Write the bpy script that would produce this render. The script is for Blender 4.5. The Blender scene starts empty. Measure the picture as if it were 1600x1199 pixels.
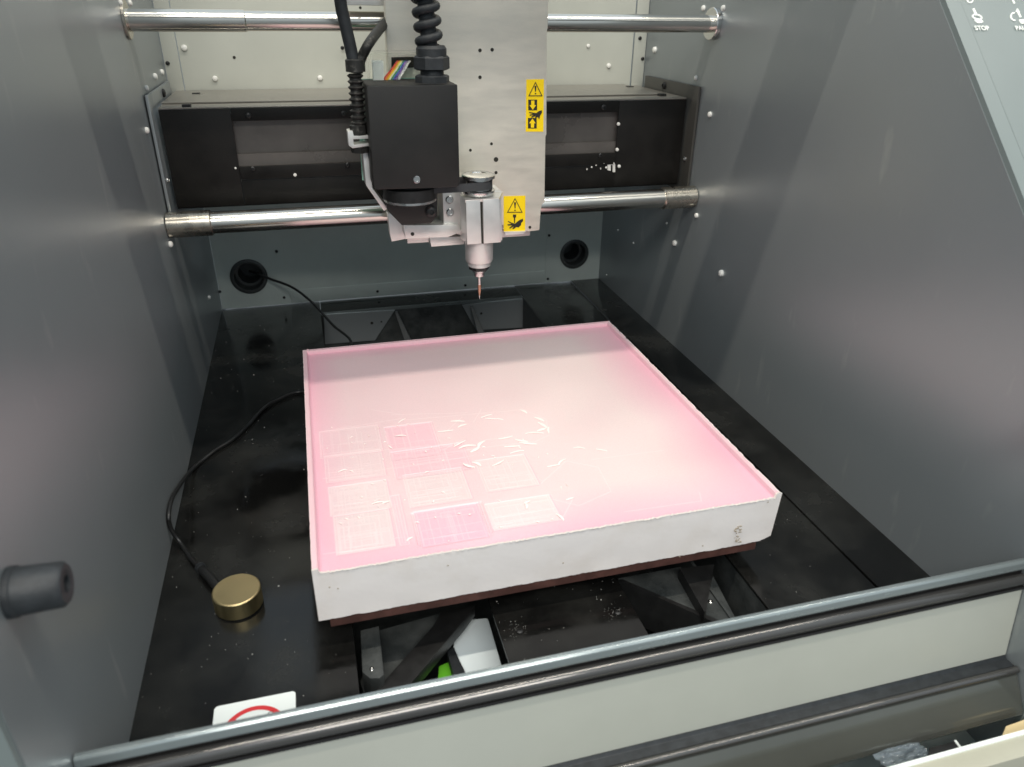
import bpy, bmesh, math, random
import numpy as np
from mathutils import Vector, Matrix, noise as mnoise
random.seed(7); rng = np.random.default_rng(7)
V = Vector
C = bpy.context.scene.collection
SC = bpy.context.scene

# ------------------------------------------------------------------ camera
FPX = 1148.22                                     # focal length in photo pixels (1600 wide)
RC = Matrix(((0.96556469, -0.25989070, 0.01190163),
             (-0.10939489, -0.44708728, -0.88777572),
             (0.23604572, 0.85590291, -0.46012240)))   # rows: right, down, forward
CP = V((-0.15815773, -1.13863378, 0.42564472))
cd = bpy.data.cameras.new('camera'); cam = bpy.data.objects.new('camera', cd); C.objects.link(cam)
cd.sensor_width = 36; cd.lens = FPX / 1600 * 36; cd.clip_start = 0.02; cd.clip_end = 50
m3 = Matrix((RC[0], -RC[1], -RC[2])).transposed()
cam.matrix_world = Matrix.Translation(CP) @ m3.to_4x4()
cd.dof.use_dof = True; cd.dof.focus_distance = 0.78; cd.dof.aperture_fstop = 9.0
SC.camera = cam

# ------------------------------------------------------------------ light
w = bpy.data.worlds.new('World'); SC.world = w; w.use_nodes = True
bg = w.node_tree.nodes['Background']; bg.inputs[1].default_value = 0.78
wn = w.node_tree; wc = wn.nodes.new('ShaderNodeTexCoord'); ws = wn.nodes.new('ShaderNodeSeparateXYZ'); wr = wn.nodes.new('ShaderNodeValToRGB')
wn.links.new(wc.outputs['Generated'], ws.inputs[0]); wm = wn.nodes.new('ShaderNodeMapRange'); wm.inputs['From Min'].default_value = -1
wn.links.new(ws.outputs['Z'], wm.inputs['Value']); wn.links.new(wm.outputs[0], wr.inputs[0]); wn.links.new(wr.outputs[0], bg.inputs[0])
wr.color_ramp.elements[0].position = .40; wr.color_ramp.elements[0].color = (.30, .34, .36, 1)     # room: darker below, bright ceiling
wr.color_ramp.elements[1].position = .80; wr.color_ramp.elements[1].color = (.88, 1.02, 1.12, 1)
def area(name, loc, target, sx, sy, power, col):
    d = bpy.data.lights.new(name, 'AREA'); d.shape = 'RECTANGLE'; d.size = sx; d.size_y = sy
    d.energy = power; d.color = col
    o = bpy.data.objects.new(name, d); C.objects.link(o); o.location = loc
    o.rotation_euler = (V(target) - V(loc)).to_track_quat('-Z', 'Y').to_euler()
    return o
area('ceiling_strip_lamp', (0.0, -1.06, 2.35), (0, -0.45, 0.1), 4.2, 0.05, 47, (1.0, 0.92, 0.80))
area('front_fill_lamp', (-0.3, -2.5, 2.0), (0, -0.4, 0.2), 1.6, 0.6, 42, (1.0, 0.96, 0.89))  # added soft fill from behind the camera, brightens block front and back panels
SC.view_settings.view_transform = 'Standard'; SC.view_settings.look = 'None'
SC.view_settings.gamma = 1; SC.view_settings.exposure = 0.04

# ------------------------------------------------------------------ pixel -> place
def ray(px, py):
    d = V(((px - 800) / FPX, (py - 599.5) / FPX, 1.0))
    return (RC.transposed() @ d)
def un(px, py, ax, val):
    d = ray(px, py); i = 'xyz'.index(ax); t = (val - CP[i]) / d[i]
    return CP + d * t
def unp(px, py, p, n):
    d = ray(px, py); t = (V(p) - CP).dot(n) / d.dot(n)
    return CP + d * t

# ------------------------------------------------------------------ materials
def mat(name, col, rough=0.5, metal=0.0, spec=0.5, noise=0.0, nscale=30.0, rnoise=0.0, bump=0.0, bscale=200.0,
        stretch=None, col2=None, coat=0.0, trans=0.0, sss=0.0, contrast=(0.35, 0.65)):
    m = bpy.data.materials.new(name); m.use_nodes = True
    nt = m.node_tree; b = nt.nodes['Principled BSDF']
    b.inputs['Base Color'].default_value = (*col, 1); b.inputs['Roughness'].default_value = rough
    b.inputs['Metallic'].default_value = metal; b.inputs['Specular IOR Level'].default_value = spec
    b.inputs['Coat Weight'].default_value = coat; b.inputs['Transmission Weight'].default_value = trans
    if sss: b.inputs['Subsurface Weight'].default_value = sss; b.inputs['Subsurface Radius'].default_value = (.008, .004, .004)
    tc = nt.nodes.new('ShaderNodeTexCoord'); mp = nt.nodes.new('ShaderNodeMapping')
    nt.links.new(tc.outputs['Object'], mp.inputs['Vector'])
    if stretch: mp.inputs['Scale'].default_value = stretch
    if noise or col2 or rnoise:
        n = nt.nodes.new('ShaderNodeTexNoise'); n.inputs['Scale'].default_value = nscale
        n.inputs['Detail'].default_value = 6; n.inputs['Roughness'].default_value = 0.6
        nt.links.new(mp.outputs[0], n.inputs['Vector'])
        mr = nt.nodes.new('ShaderNodeMapRange')
        mr.inputs['From Min'].default_value = contrast[0]; mr.inputs['From Max'].default_value = contrast[1]
        nt.links.new(n.outputs['Fac'], mr.inputs['Value'])
        if noise or col2:
            mx = nt.nodes.new('ShaderNodeMix'); mx.data_type = 'RGBA'
            c2 = col2 or tuple(min(1, c * (1 + noise)) for c in col)
            c1 = col if col2 else tuple(c * (1 - noise) for c in col)
            mx.inputs['A'].default_value = (*c1, 1); mx.inputs['B'].default_value = (*c2, 1)
            nt.links.new(mr.outputs[0], mx.inputs['Factor']); nt.links.new(mx.outputs['Result'], b.inputs['Base Color'])
        if rnoise:
            r2 = nt.nodes.new('ShaderNodeMapRange')
            r2.inputs['To Min'].default_value = max(0.02, rough - rnoise); r2.inputs['To Max'].default_value = rough + rnoise
            nt.links.new(mr.outputs[0], r2.inputs['Value']); nt.links.new(r2.outputs[0], b.inputs['Roughness'])
    if bump:
        n2 = nt.nodes.new('ShaderNodeTexNoise'); n2.inputs['Scale'].default_value = bscale; n2.inputs['Detail'].default_value = 4
        nt.links.new(mp.outputs[0], n2.inputs['Vector'])
        bp = nt.nodes.new('ShaderNodeBump'); bp.inputs['Strength'].default_value = bump; bp.inputs['Distance'].default_value = 0.001
        nt.links.new(n2.outputs['Fac'], bp.inputs['Height']); nt.links.new(bp.outputs[0], b.inputs['Normal'])
    return m
M = {}
M['wall'] = mat('dark_grey_paint', (.31, .335, .345), .36, .5, .5, noise=.04, nscale=4, rnoise=.04, bump=.06, bscale=900, contrast=(.2, .8))
def add_scuffs(m, scale, stretch, lo, hi, light, amt):
    nt = m.node_tree; b = nt.nodes['Principled BSDF']; src = b.inputs['Base Color'].links[0].from_socket
    tc = nt.nodes.new('ShaderNodeTexCoord'); mp = nt.nodes.new('ShaderNodeMapping'); mp.inputs['Scale'].default_value = stretch; mp.inputs['Rotation'].default_value = (.35, 0, 0)
    n = nt.nodes.new('ShaderNodeTexNoise'); n.inputs['Scale'].default_value = scale; n.inputs['Detail'].default_value = 3
    mr = nt.nodes.new('ShaderNodeMapRange'); mr.inputs['From Min'].default_value = lo; mr.inputs['From Max'].default_value = hi; mr.inputs['To Max'].default_value = amt
    mx = nt.nodes.new('ShaderNodeMix'); mx.data_type = 'RGBA'; mx.inputs['B'].default_value = (*light, 1)
    nt.links.new(tc.outputs['Object'], mp.inputs[0]); nt.links.new(mp.outputs[0], n.inputs['Vector']); nt.links.new(n.outputs['Fac'], mr.inputs['Value'])
    nt.links.new(mr.outputs[0], mx.inputs['Factor']); nt.links.new(src, mx.inputs['A']); nt.links.new(mx.outputs['Result'], b.inputs['Base Color'])
add_scuffs(M['wall'], 9, (1, 6, 1.6), .65, .76, (.46, .47, .46), .45)
M['trim'] = mat('pale_grey_paint', (.175, .205, .20), .38, 0, .5, noise=.03, nscale=15)
M['panel'] = mat('light_grey_steel', (.48, .49, .435), .42, 0, .5, noise=.04, nscale=12, rnoise=.05)
M['lowpanel'] = mat('grey_green_steel', (.58, .645, .61), .45, 0, .5, noise=.05, nscale=12, rnoise=.05)
M['front'] = mat('pale_front_paint', (.41, .42, .37), .3, 0, .5, noise=.03, nscale=10)
M['floor'] = mat('black_floor_paint', (.005, .005, .0048), .24, 0, .42, noise=.5, nscale=13, rnoise=.15, bump=.04, bscale=500, col2=(.021, .021, .019), contrast=(.42, .72))
M['cast'] = mat('black_cast_metal', (.03, .034, .034), .5, 0, .45, nscale=40, rnoise=.1, col2=(.065, .07, .069), bump=.3, bscale=500)
M['beam'] = mat('black_sheet_metal', (.0095, .0085, .0075), .45, 0, .28, noise=.2, nscale=40, rnoise=.06, bump=.1, bscale=900)
M['beamtop'] = mat('satin_beam_top', (.36, .335, .295), .30, .55, .5, noise=.03, nscale=9, rnoise=.03)
M['bracket'] = mat('dark_bracket_paint', (.055, .052, .046), .4)
M['inner'] = mat('brown_grey_bellows', (.13, .118, .108), .33, .2, .5, noise=.2, nscale=14, rnoise=.1)
M['chrome'] = mat('polished_rod_steel', (.72, .69, .63), .2, 1, .5, rnoise=.04, nscale=60, stretch=(.1, 1, 1))
M['sleeve'] = mat('worn_sleeve_steel', (.60, .55, .47), .28, 1, .5, rnoise=.06, nscale=90, noise=.08)
M['alu'] = mat('brushed_aluminium', (.78, .74, .645), .44, .55, .5, noise=.05, nscale=25, rnoise=.06, bump=.12, bscale=350, stretch=(1, 1, 4))
M['alu2'] = mat('machined_aluminium', (.78, .77, .74), .36, .6, .5, noise=.04, nscale=60, rnoise=.06)
M['steel'] = mat('bright_steel', (.72, .71, .69), .22, 1, .5, rnoise=.06, nscale=80)
M['black'] = mat('black_plastic', (.012, .012, .012), .42, 0, .5, noise=.2, nscale=60, rnoise=.06)
M['cover'] = mat('matte_black_cover', (.013, .0122, .011), .5, 0, .45, noise=.1, nscale=30, rnoise=.05, bump=.12, bscale=1200)
M['rubber'] = mat('dark_grey_rubber', (.022, .025, .028), .52, 0, .4, noise=.25, nscale=150, bump=.2, bscale=700)
M['grommet'] = mat('grey_black_rubber', (.045, .05, .05), .4)
M['dusty'] = mat('dusty_black_rubber', (.016, .016, .015), .5, 0, .4, nscale=220, col2=(.13, .125, .115), contrast=(.55, .8))
M['seal'] = mat('glossy_black_seal', (.012, .011, .011), .15, 0, .6, rnoise=.03, nscale=60, stretch=(.2, 1, 1))
M['bead'] = mat('polished_black_bead', (.13, .125, .12), .17, .75, .6, rnoise=.04, nscale=50, stretch=(.15, 1, 1))
M['railcap'] = mat('grey_rail_steel', (.33, .37, .37), .22, .65, .5, rnoise=.08, nscale=70, noise=.08, stretch=(.15, 1, 1))
M['gloss'] = mat('glossy_dark_panel', (.15, .155, .14), .09, .6, .5, noise=.1, nscale=6)
M['belt'] = mat('grey_belt', (.12, .124, .128), .6, 0, .4, bump=.3, bscale=900)
M['copper'] = mat('copper_bit', (.56, .33, .23), .35, 1, .5)
M['brass'] = mat('satin_brass', (.60, .47, .25), .42, 1, .5, noise=.04, nscale=25, rnoise=.04)
M['brassd'] = mat('dull_brass_side', (.44, .37, .20), .40, 1, .5, noise=.12, nscale=90, rnoise=.08, stretch=(1, 1, .2))
M['mdf'] = mat('dark_red_brown_board', (.105, .047, .039), .6, 0, .4, noise=.3, nscale=60, bump=.2)
M['white'] = mat('white_nylon', (.80, .79, .74), .45, 0, .5)
M['cream'] = mat('cream_laminate', (.40, .39, .31), .4, 0, .5, noise=.03)
M['edge'] = mat('white_edge_band', (.82, .86, .82), .4)
M['yellow'] = mat('yellow_label_film', (.93, .66, .004), .42, 0, .4)
M['ink'] = mat('black_ink', (.02, .018, .012), .5)
M['labelw'] = mat('white_label_film', (.80, .85, .83), .35)
M['red'] = mat('red_ink', (.62, .035, .04), .4)
M['whiteink'] = mat('white_print', (.88, .90, .84), .5)
M['green'] = mat('green_plastic', (.14, .50, .03), .35)
M['tray'] = mat('pale_plastic_tray', (.80, .88, .90), .3)
M['clear'] = mat('clear_plastic', (.97, .98, .96), .05, 0, .5, trans=1.0); M['clear'].node_tree.nodes['Principled BSDF'].inputs['IOR'].default_value = 1.12
M['pcb'] = mat('pale_green_board', (.25, .48, .38), .5)
M['tan'] = mat('tan_card', (.70, .55, .30), .6)
M['film'] = mat('plastic_film', (.42, .48, .52), .12, 0, .6, trans=.75)
M['crumb'] = mat('white_crumbs', (.72, .70, .66), .8)
M['swarf'] = mat('pale_shavings', (.93, .80, .76), .5, sss=.2)
M['stain'] = mat('brown_crumb_mark', (.36, .31, .24), .8)
RB = [(.55, .03, .02), (.75, .22, .02), (.85, .62, .03), (.75, .73, .55), (.06, .30, .08), (.05, .10, .40), (.22, .10, .35), (.35, .35, .38), (.78, .76, .72)]
RBM = [mat('ribbon_wire_%d' % i, c, .45) for i, c in enumerate(RB)]

# ------------------------------------------------------------------ mesh helpers
OFF = {}
def link(name, me, m=None, parent=None, pos=None, rot=None, smooth=None):
    o = bpy.data.objects.new(name, me); C.objects.link(o)
    if m is not None and me is not None and not me.materials: me.materials.append(m)
    p = V(pos) if pos is not None else V((0, 0, 0))
    if parent is not None:
        o.parent = parent; p = p - OFF.get(parent.name, V((0, 0, 0)))
    o.location = p
    if rot is not None: o.rotation_euler = rot
    if smooth is not None:
        me.shade_smooth(); me.set_sharp_from_angle(angle=math.radians(smooth))
    return o
def thing(name, label, cat, loc, group=None):
    o = bpy.data.objects.new(name, None); C.objects.link(o); o.location = loc; OFF[o.name] = V(loc)
    o.empty_display_size = .02
    o['label'] = label; o['category'] = cat
    if group: o['group'] = group
    return o
def tag(o, label, cat, group=None):
    o['label'] = label; o['category'] = cat
    if group: o['group'] = group
    return o
def bm_mesh(bm, name):
    bmesh.ops.recalc_face_normals(bm, faces=bm.faces)
    me = bpy.data.meshes.new(name); bm.to_mesh(me); bm.free(); return me
def a_box(bm, lo, hi):
    vs = [bm.verts.new((x, y, z)) for x in (lo[0], hi[0]) for y in (lo[1], hi[1]) for z in (lo[2], hi[2])]
    for f in ((0, 1, 3, 2), (4, 6, 7, 5), (0, 4, 5, 1), (2, 3, 7, 6), (0, 2, 6, 4), (1, 5, 7, 3)):
        bm.faces.new([vs[i] for i in f])
def a_prism(bm, pts, vec):
    vec = V(vec); a = [bm.verts.new(p) for p in pts]; b = [bm.verts.new(V(p) + vec) for p in pts]; n = len(pts)
    bm.faces.new(a); bm.faces.new(b[::-1])
    for i in range(n): bm.faces.new((a[i], b[i], b[(i + 1) % n], a[(i + 1) % n]))
def a_lathe(bm, prof, base, axis='z', n=32, cap0=True):
    # prof: list of (r, h) along axis from base; closed with caps when r > 0 at ends
    base = V(base); rings = []
    for r, h in prof:
        ring = []
        for k in range(n):
            a = 2 * math.pi * k / n; c, s = r * math.cos(a), r * math.sin(a)
            p = {'z': V((c, s, h)), 'x': V((h, c, s)), 'y': V((c, h, s))}[axis]
            ring.append(bm.verts.new(base + p))
        rings.append(ring)
    for i in range(len(rings) - 1):
        for k in range(n):
            bm.faces.new((rings[i][k], rings[i][(k + 1) % n], rings[i + 1][(k + 1) % n], rings[i + 1][k]))
    if cap0: bm.faces.new(rings[0])
    bm.faces.new(rings[-1])
def spline(pts, n=12):
    pts = [V(p) for p in pts]; P = [2 * pts[0] - pts[1]] + pts + [2 * pts[-1] - pts[-2]]; out = []
    for i in range(1, len(P) - 2):
        for k in range(n):
            t = k / n; p0, p1, p2, p3 = P[i - 1], P[i], P[i + 1], P[i + 2]
            out.append(.5 * ((2 * p1) + (p2 - p0) * t + (2 * p0 - 5 * p1 + 4 * p2 - p3) * t * t + (3 * p1 - p0 - 3 * p2 + p3) * t ** 3))
    out.append(pts[-1]); return out
def a_tube(bm, pts, r, n=10):
    pts = [V(p) for p in pts]; rings = []; up = V((0.13, 0.21, 1)).normalized()
    for i, p in enumerate(pts):
        d = (pts[min(i + 1, len(pts) - 1)] - pts[max(i - 1, 0)]).normalized()
        s = d.cross(up); s = s.normalized() if s.length > 1e-4 else V((1, 0, 0)); u = s.cross(d).normalized()
        rr = r(i / (len(pts) - 1)) if callable(r) else r
        rings.append([bm.verts.new(p + rr * (math.cos(2 * math.pi * k / n) * s + math.sin(2 * math.pi * k / n) * u)) for k in range(n)])
    for i in range(len(rings) - 1):
        for k in range(n): bm.faces.new((rings[i][k], rings[i][(k + 1) % n], rings[i + 1][(k + 1) % n], rings[i + 1][k]))
    bm.faces.new(rings[0]); bm.faces.new(rings[-1])
def box(name, lo, hi, m, parent=None, bev=.0008, pos=None, rot=None):
    bm = bmesh.new(); a_box(bm, lo, hi)
    if bev: bmesh.ops.bevel(bm, geom=list(bm.edges), offset=bev, segments=2, profile=.6, affect='EDGES')
    return link(name, bm_mesh(bm, name), M[m], parent, pos, rot, 35 if bev else None)
def prism(name, pts, vec, m, parent=None, bev=0):
    bm = bmesh.new(); a_prism(bm, pts, vec)
    if bev: bmesh.ops.recalc_face_normals(bm, faces=bm.faces); bmesh.ops.bevel(bm, geom=list(bm.edges), offset=bev, segments=2, profile=.6, affect='EDGES')
    return link(name, bm_mesh(bm, name), M[m] if isinstance(m, str) else m, parent, smooth=35 if bev else None)
def lathe(name, prof, base, m, parent=None, axis='z', n=40):
    bm = bmesh.new(); a_lathe(bm, prof, base, axis, n)
    return link(name, bm_mesh(bm, name), M[m], parent, smooth=32)
def tube(name, pts, r, m, parent=None, n=12):
    bm = bmesh.new(); a_tube(bm, pts, r, n)
    return link(name, bm_mesh(bm, name), M[m], parent, smooth=50)
def profx(name, yz, x0, x1, m, parent=None, bev=0):
    return prism(name, [V((x0, y, z)) for y, z in yz], V((x1 - x0, 0, 0)), m, parent, bev)
def pxpoly(name, pix, Y, depth, m, parent=None, bev=0):
    return prism(name, [un(x, y, 'y', Y) for x, y in pix], V((0, depth, 0)), m, parent, bev)
def pzpoly(name, pix, z, down, m, parent=None, bev=0):
    return prism(name, [un(x, y, 'z', z) for x, y in pix], V((0, 0, -down)), m, parent, bev)

H = .31
# shared little hardware: axis +Z is 'out of the surface'
def mk(prof, n=14, hexa=False):
    bm = bmesh.new(); a_lathe(bm, prof, (0, 0, 0), 'z', 6 if hexa else n)
    me = bm_mesh(bm, 'hardware'); me.shade_smooth(); me.set_sharp_from_angle(angle=math.radians(40)); return me
CAP = mk([(.0036, 0), (.0036, .0012), (.0031, .0026), (.0017, .0034)])
CAP.materials.append(M['white'])
SCR = mk([(.0028, 0), (.0028, .0009), (.0021, .0016), (.0012, .0017), (.0011, .0009)], 16); SCR.materials.append(M['black'])
SCRS = mk([(.0032, 0), (.0032, .0014), (.0026, .0020), (.0015, .0020), (.0014, .0008)], 16); SCRS.materials.append(M['steel'])
HOLE = mk([(.0022, -.001), (.0022, .0002)], 18); HOLE.materials.append(M['ink'])
OUT = {'+x': (0, math.pi / 2, 0), '-x': (0, -math.pi / 2, 0), '-y': (math.pi / 2, 0, 0), '+z': (0, 0, 0)}
def hw(name, me, p, out, parent, s=1.0):
    o = link(name, me, None, parent, p, OUT[out]); o.scale = (s, s, s); return o

# ================================================================== the machine
mach = thing('milling_machine', 'desktop milling machine with dark grey walled bay around a pink topped block', 'milling machine', (0, -.44, -.14))

# ---- side walls
yz = [(.03, -.13), (-.876, -.13), (-.876, .1675), (-.605, .4515), (-.56, .62), (.03, .62)]
walls = []
for s in (-1, 1):
    wl = prism('side_wall', [V((s * H, y, z)) for y, z in yz], V((s * .012, 0, 0)), 'wall', mach)
    walls.append(wl)
    # pale front trim, following the front edge (folded lip, outward)
    t0 = [(-.876, -.13), (-.876, .1675), (-.605, .4515), (-.56, .62)]
    t1 = [(-.880, -.13), (-.880, .169), (-.609, .4535), (-.5645, .62)]
    bm = bmesh.new()
    xa, xb = s * (H + .0005), s * (H + .0136)
    for i in range(3):
        a_prism(bm, [V((xa, *t0[i])), V((xa, *t0[i + 1])), V((xa, *t1[i + 1])), V((xa, *t1[i]))], V((xb - xa, 0, 0)))
    bmesh.ops.remove_doubles(bm, verts=bm.verts, dist=1e-5)
    link('front_trim', bm_mesh(bm, 'front_trim'), M['trim'], mach)
    cp = profx('control_panel', [(-.873, .1725), (-.8795, .1690), (-.6085, .4530), (-.600, .4515)], s * (H + .0146), s * (H + .17), 'trim', mach)
    # rubber stop post
    bm = bmesh.new(); L = .0235
    a_lathe(bm, [(.0118, 0), (.0118, .003), (.0112, .0035), (.0105, L - .002), (.0090, L - .0003), (.0045, L), (.0038, L - .0005), (.0034, L - .006)], (0, 0, 0), 'z', 40)
    me = bm_mesh(bm, 'stop'); o = link('rubber_stop', me, M['rubber'], mach, (s * (H - .0002), -.836, .185), OUT['+x' if s < 0 else '-x'], 40)
SLN = V((0, -.7236, .6902)); SLP = V((0, -.6085, .4530)) + SLN * .0006
cpl = [o for o in C.objects if o.name.startswith('control_panel')][-1]
def icon(name, pix, parent=cpl, d=.0003):
    pts = [unp(x, y, SLP, SLN) for x, y in pix]
    return prism(name, pts, -SLN * d * 3, 'whiteink', parent)
def stroke(p, q, wd):
    d = (V((q[0], q[1])) - V((p[0], p[1]))).normalized(); n = V((-d.y, d.x)) * wd / 2
    return [(p[0] + n.x, p[1] + n.y), (q[0] + n.x, q[1] + n.y), (q[0] - n.x, q[1] - n.y), (p[0] - n.x, p[1] - n.y)]
def ringpix(cx, cy, rx, ry, wd, a0=0, a1=360, n=20, tilt=0):
    out = []; c, s = math.cos(math.radians(tilt)), math.sin(math.radians(tilt))
    for k in range(n + 1):
        a = math.radians(a0 + (a1 - a0) * k / n); x, y = math.cos(a), math.sin(a)
        out.append(((rx + wd / 2) * x, (ry + wd / 2) * y))
    for k in range(n, -1, -1):
        a = math.radians(a0 + (a1 - a0) * k / n); x, y = math.cos(a), math.sin(a)
        out.append(((rx - wd / 2) * x, (ry - wd / 2) * y))
    return [(cx + c * x - s * y, cy + s * x + c * y) for x, y in out]
icon('printed_icon', ringpix(1516, -1, 4.6, 5.2, 1.6, 0, 359))
icon('printed_icon', stroke((1521, 13.5), (1526, 24), 3.0))
icon('printed_icon', ringpix(1527, 26.5, 7.4, 3.4, 1.8, 0, 359, tilt=14))
icon('printed_icon', [(1522, 31), (1534, 31), (1536.5, 34), (1534, 36), (1527, 36)])
icon('printed_icon', stroke((1582, -1), (1585.5, 5.5), 2.2))
icon('printed_icon', ringpix(1585, 26, 5, 6, 1.8, 90, 300, tilt=-20))
icon('printed_icon', stroke((1590, 17), (1595, 27), 2.6))
icon('printed_icon', [(1589.8, 13), (1594, 19.5), (1587, 19)])
icon('printed_icon', [(1592, 31), (1602, 30), (1602, 37), (1596, 37)])
def text3d(name, body, origin, xdir, ydir, size, m, parent, lift=.0002):
    cu = bpy.data.curves.new(name, 'FONT'); cu.body = body; cu.size = size; cu.extrude = .0001; cu.offset = size * .012
    tmp = bpy.data.objects.new(name + '_tmp', cu); C.objects.link(tmp)
    bpy.context.view_layer.update()
    me = bpy.data.meshes.new_from_object(tmp.evaluated_get(bpy.context.evaluated_depsgraph_get()))
    bpy.data.objects.remove(tmp)
    X = V(xdir).normalized(); Y = V(ydir).normalized(); Z = X.cross(Y)
    me.transform(Matrix.Translation(V(origin) + Z * lift) @ Matrix((X, Y, Z)).transposed().to_4x4())
    me.materials.clear()
    return link(name, me, M[m], parent)
UPS = V((0, .6902, .7236))
for body, px in (('STOP', 1524), ('PAUSE', 1587.5)):
    text3d('printed_word', body, unp(px, 47.5, SLP, SLN), (1, 0, 0), UPS, .0054, 'whiteink', cpl)

# white plastic caps on the walls
for x, y, s in ((187, 5, .8), (202, 5, .8), (241, 120, 1), (252, 113, .9), (228, 138, .8), (228, 204, .9), (265, 382, 1), (326, 465, .8)):
    p = un(x, y, 'x', -H); hw('screw_cap', CAP, p, '+x', walls[0], s)
for x, y, s in ((1100, 13, .9), (1131, 13, .9), (1024, 78, 1.1), (1088, 122, .8), (1110, 179, .9), (1089, 337, .9), (1055, 380, 1.1), (1128, 427, 1.15),
                (1042, 349, .5), (966, 360, .45), (990, 380, .4), (948, 430, .4)):
    p = un(x, y, 'x', H); hw('screw_cap', CAP, p, '-x', walls[1], s)

# ---- floor plates (black, glossy)
XL, XR = -.1635, .1575
fl = box('floor_plate', (-H - .003, -.834, -.003), (XL, .002, 0), 'floor', mach, .0006)
fl2 = box('floor_plate', (XR, -.834, -.003), (.2575, .002, 0), 'floor', mach, .0006)
box('floor_plate', (.2585, -.834, -.003), (H + .003, .002, .0012), 'floor', mach, .0006)
box('floor_plate', (XL + .0004, -.050, -.003), (XR - .0004, .002, -.0002), 'floor', mach, .0006)
fc = box('floor_plate', (-.0562, -.834, -.003), (.0535, -.60, -.0004), 'floor', mach, .0006)
for x, y in ((812, 987), (965, 958)): hw('floor_screw', SCR, un(x, y, 'z', 0), '+z', fc, .9)
# well behind / under the table
box('well_wall', (XL - .002, -.0505, -.125), (XR + .002, -.0475, -.0035), 'cast', mach, 0)
box('well_wall', (XL - .003, -.834, -.125), (XL - .0005, -.051, -.0035), 'cast', mach, 0)
box('well_wall', (XR + .0005, -.834, -.125), (XR + .003, -.051, -.0035), 'cast', mach, 0)
box('base_pan', (-H + .001, -.834, -.130), (H - .001, -.001, -.126), 'cast', mach, 0)
box('well_lip', (XL + .001, -.0522, -.0045), (XR - .001, -.0507, .0006), 'railcap', mach, 0)
wb = [pxpoly('well_bracket', [(506, 492), (617, 485), (586, 532), (508, 538)], -.054, .002, 'wall', mach),
      pxpoly('well_bracket', [(722, 477), (818, 467), (820, 512), (744, 516)], -.054, .002, 'wall', mach)]
for k, (x, y, sc) in enumerate(((581, 505, 1), (596, 503, .6), (752, 490, .9))):
    hw('bracket_hole', HOLE, un(x, y, 'y', -.0542), '-y', wb[0 if k < 2 else 1], sc)
# slanted ribs in the well
for a, b in (((617, 486), (632, 530)), ((735, 478), (747, 520))):
    p0, p1 = un(*a, 'y', -.0555), un(*b, 'y', -.075)
    bm = bmesh.new(); a_prism(bm, [p0, p0 + V((.004, 0, 0)), p1 + V((.010, 0, 0)), p1], V((0, -.004, -.002))); link('well_rib', bm_mesh(bm, 'rib'), M['cast'], mach)

# ---- back panels
def panel_with_hole(name, x0, x1, z0, z1, y, th, cx, cz, r, m, n=48):
    bm = bmesh.new()
    def sq(a):
        c, s = math.cos(a), math.sin(a); k = 1e9
        if c > 1e-9: k = min(k, (x1 - cx) / c)
        if c < -1e-9: k = min(k, (x0 - cx) / c)
        if s > 1e-9: k = min(k, (z1 - cz) / s)
        if s < -1e-9: k = min(k, (z0 - cz) / s)
        return cx + k * c, cz + k * s
    angs = sorted([2 * math.pi * k / n for k in range(n)] + [math.atan2(zz - cz, xx - cx) % (2 * math.pi) for xx in (x0, x1) for zz in (z0, z1)])
    o = []; 
    for a in angs:
        ox, oz = sq(a); ix, iz = cx + r * math.cos(a), cz + r * math.sin(a)
        o.append([bm.verts.new(q) for q in ((ox, y, oz), (ix, y, iz), (ix, y + th, iz), (ox, y + th, oz))])
    N = len(o)
    for i in range(N):
        a, b = o[i], o[(i + 1) % N]
        for j in range(4): bm.faces.new((a[j], b[j], b[(j + 1) % 4], a[(j + 1) % 4]))
    return link(name, bm_mesh(bm, name), M[m], mach)
hl = un(389, 432, 'y', 0); hr = un(897, 397, 'y', 0)
xa, xb = un(447, 420, 'y', 0).x, un(853, 400, 'y', 0).x
ZT = .30
pl = panel_with_hole('back_panel', -H + .0005, xa, .0005, ZT, -.0004, .0025, hl.x, hl.z, .0245, 'lowpanel')
pr_ = panel_with_hole('back_panel', xb, H - .0005, .0005, ZT, -.0004, .0025, hr.x, hr.z, .0225, 'lowpanel')
pm = box('back_panel', (xa + .0001, .0001, .0005), (xb - .0001, .0031, ZT), 'lowpanel', mach, 0)
box('panel_fold', (xa + .001, -.0012, .003), (xb - .001, .0004, .0225), 'lowpanel', mach, .0008)
for p, r, par in ((hl, .0245, pl), (hr, .0225, pr_)):
    bm = bmesh.new()
    a_lathe(bm, [(r + .0028, -.0002), (r + .0028, -.0022), (r + .0008, -.0034), (r - .0028, -.0030), (r - .0035, -.001), (r - .0035, .016), (r - .0075, .0165), (r - .0080, .05)], (p.x, 0, p.z), 'y', 48, False)
    link('rubber_grommet', bm_mesh(bm, 'grommet'), M['grommet'], par, smooth=40)
for x, y in ((432, 393), (444, 465), (343.5, 456), (412, 515)):
    if y < 480: hw('panel_screw', SCR, un(x, y, 'y', -.0005), '-y', pl, .8)
for x, y in ((590, 455.5), (727, 446)): hw('panel_screw', SCR, un(x, y, 'y', -.0013), '-y', pm, .8)
for x, y in ((858, 368), (856, 436)): hw('panel_screw', SCR, un(x, y, 'y', -.0005), '-y', pr_, .8)
up = box('upper_back_panel', (-.292, -.1085, .318), (.292, -.106, .62), 'panel', mach, 0)
for s in (-1, 1):
    box('panel_flange', (s * .3095 if s < 0 else .2925, -.113, .318), (-.2925 if s < 0 else .3095, -.110, .62), 'panel', mach, .0008)
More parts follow.
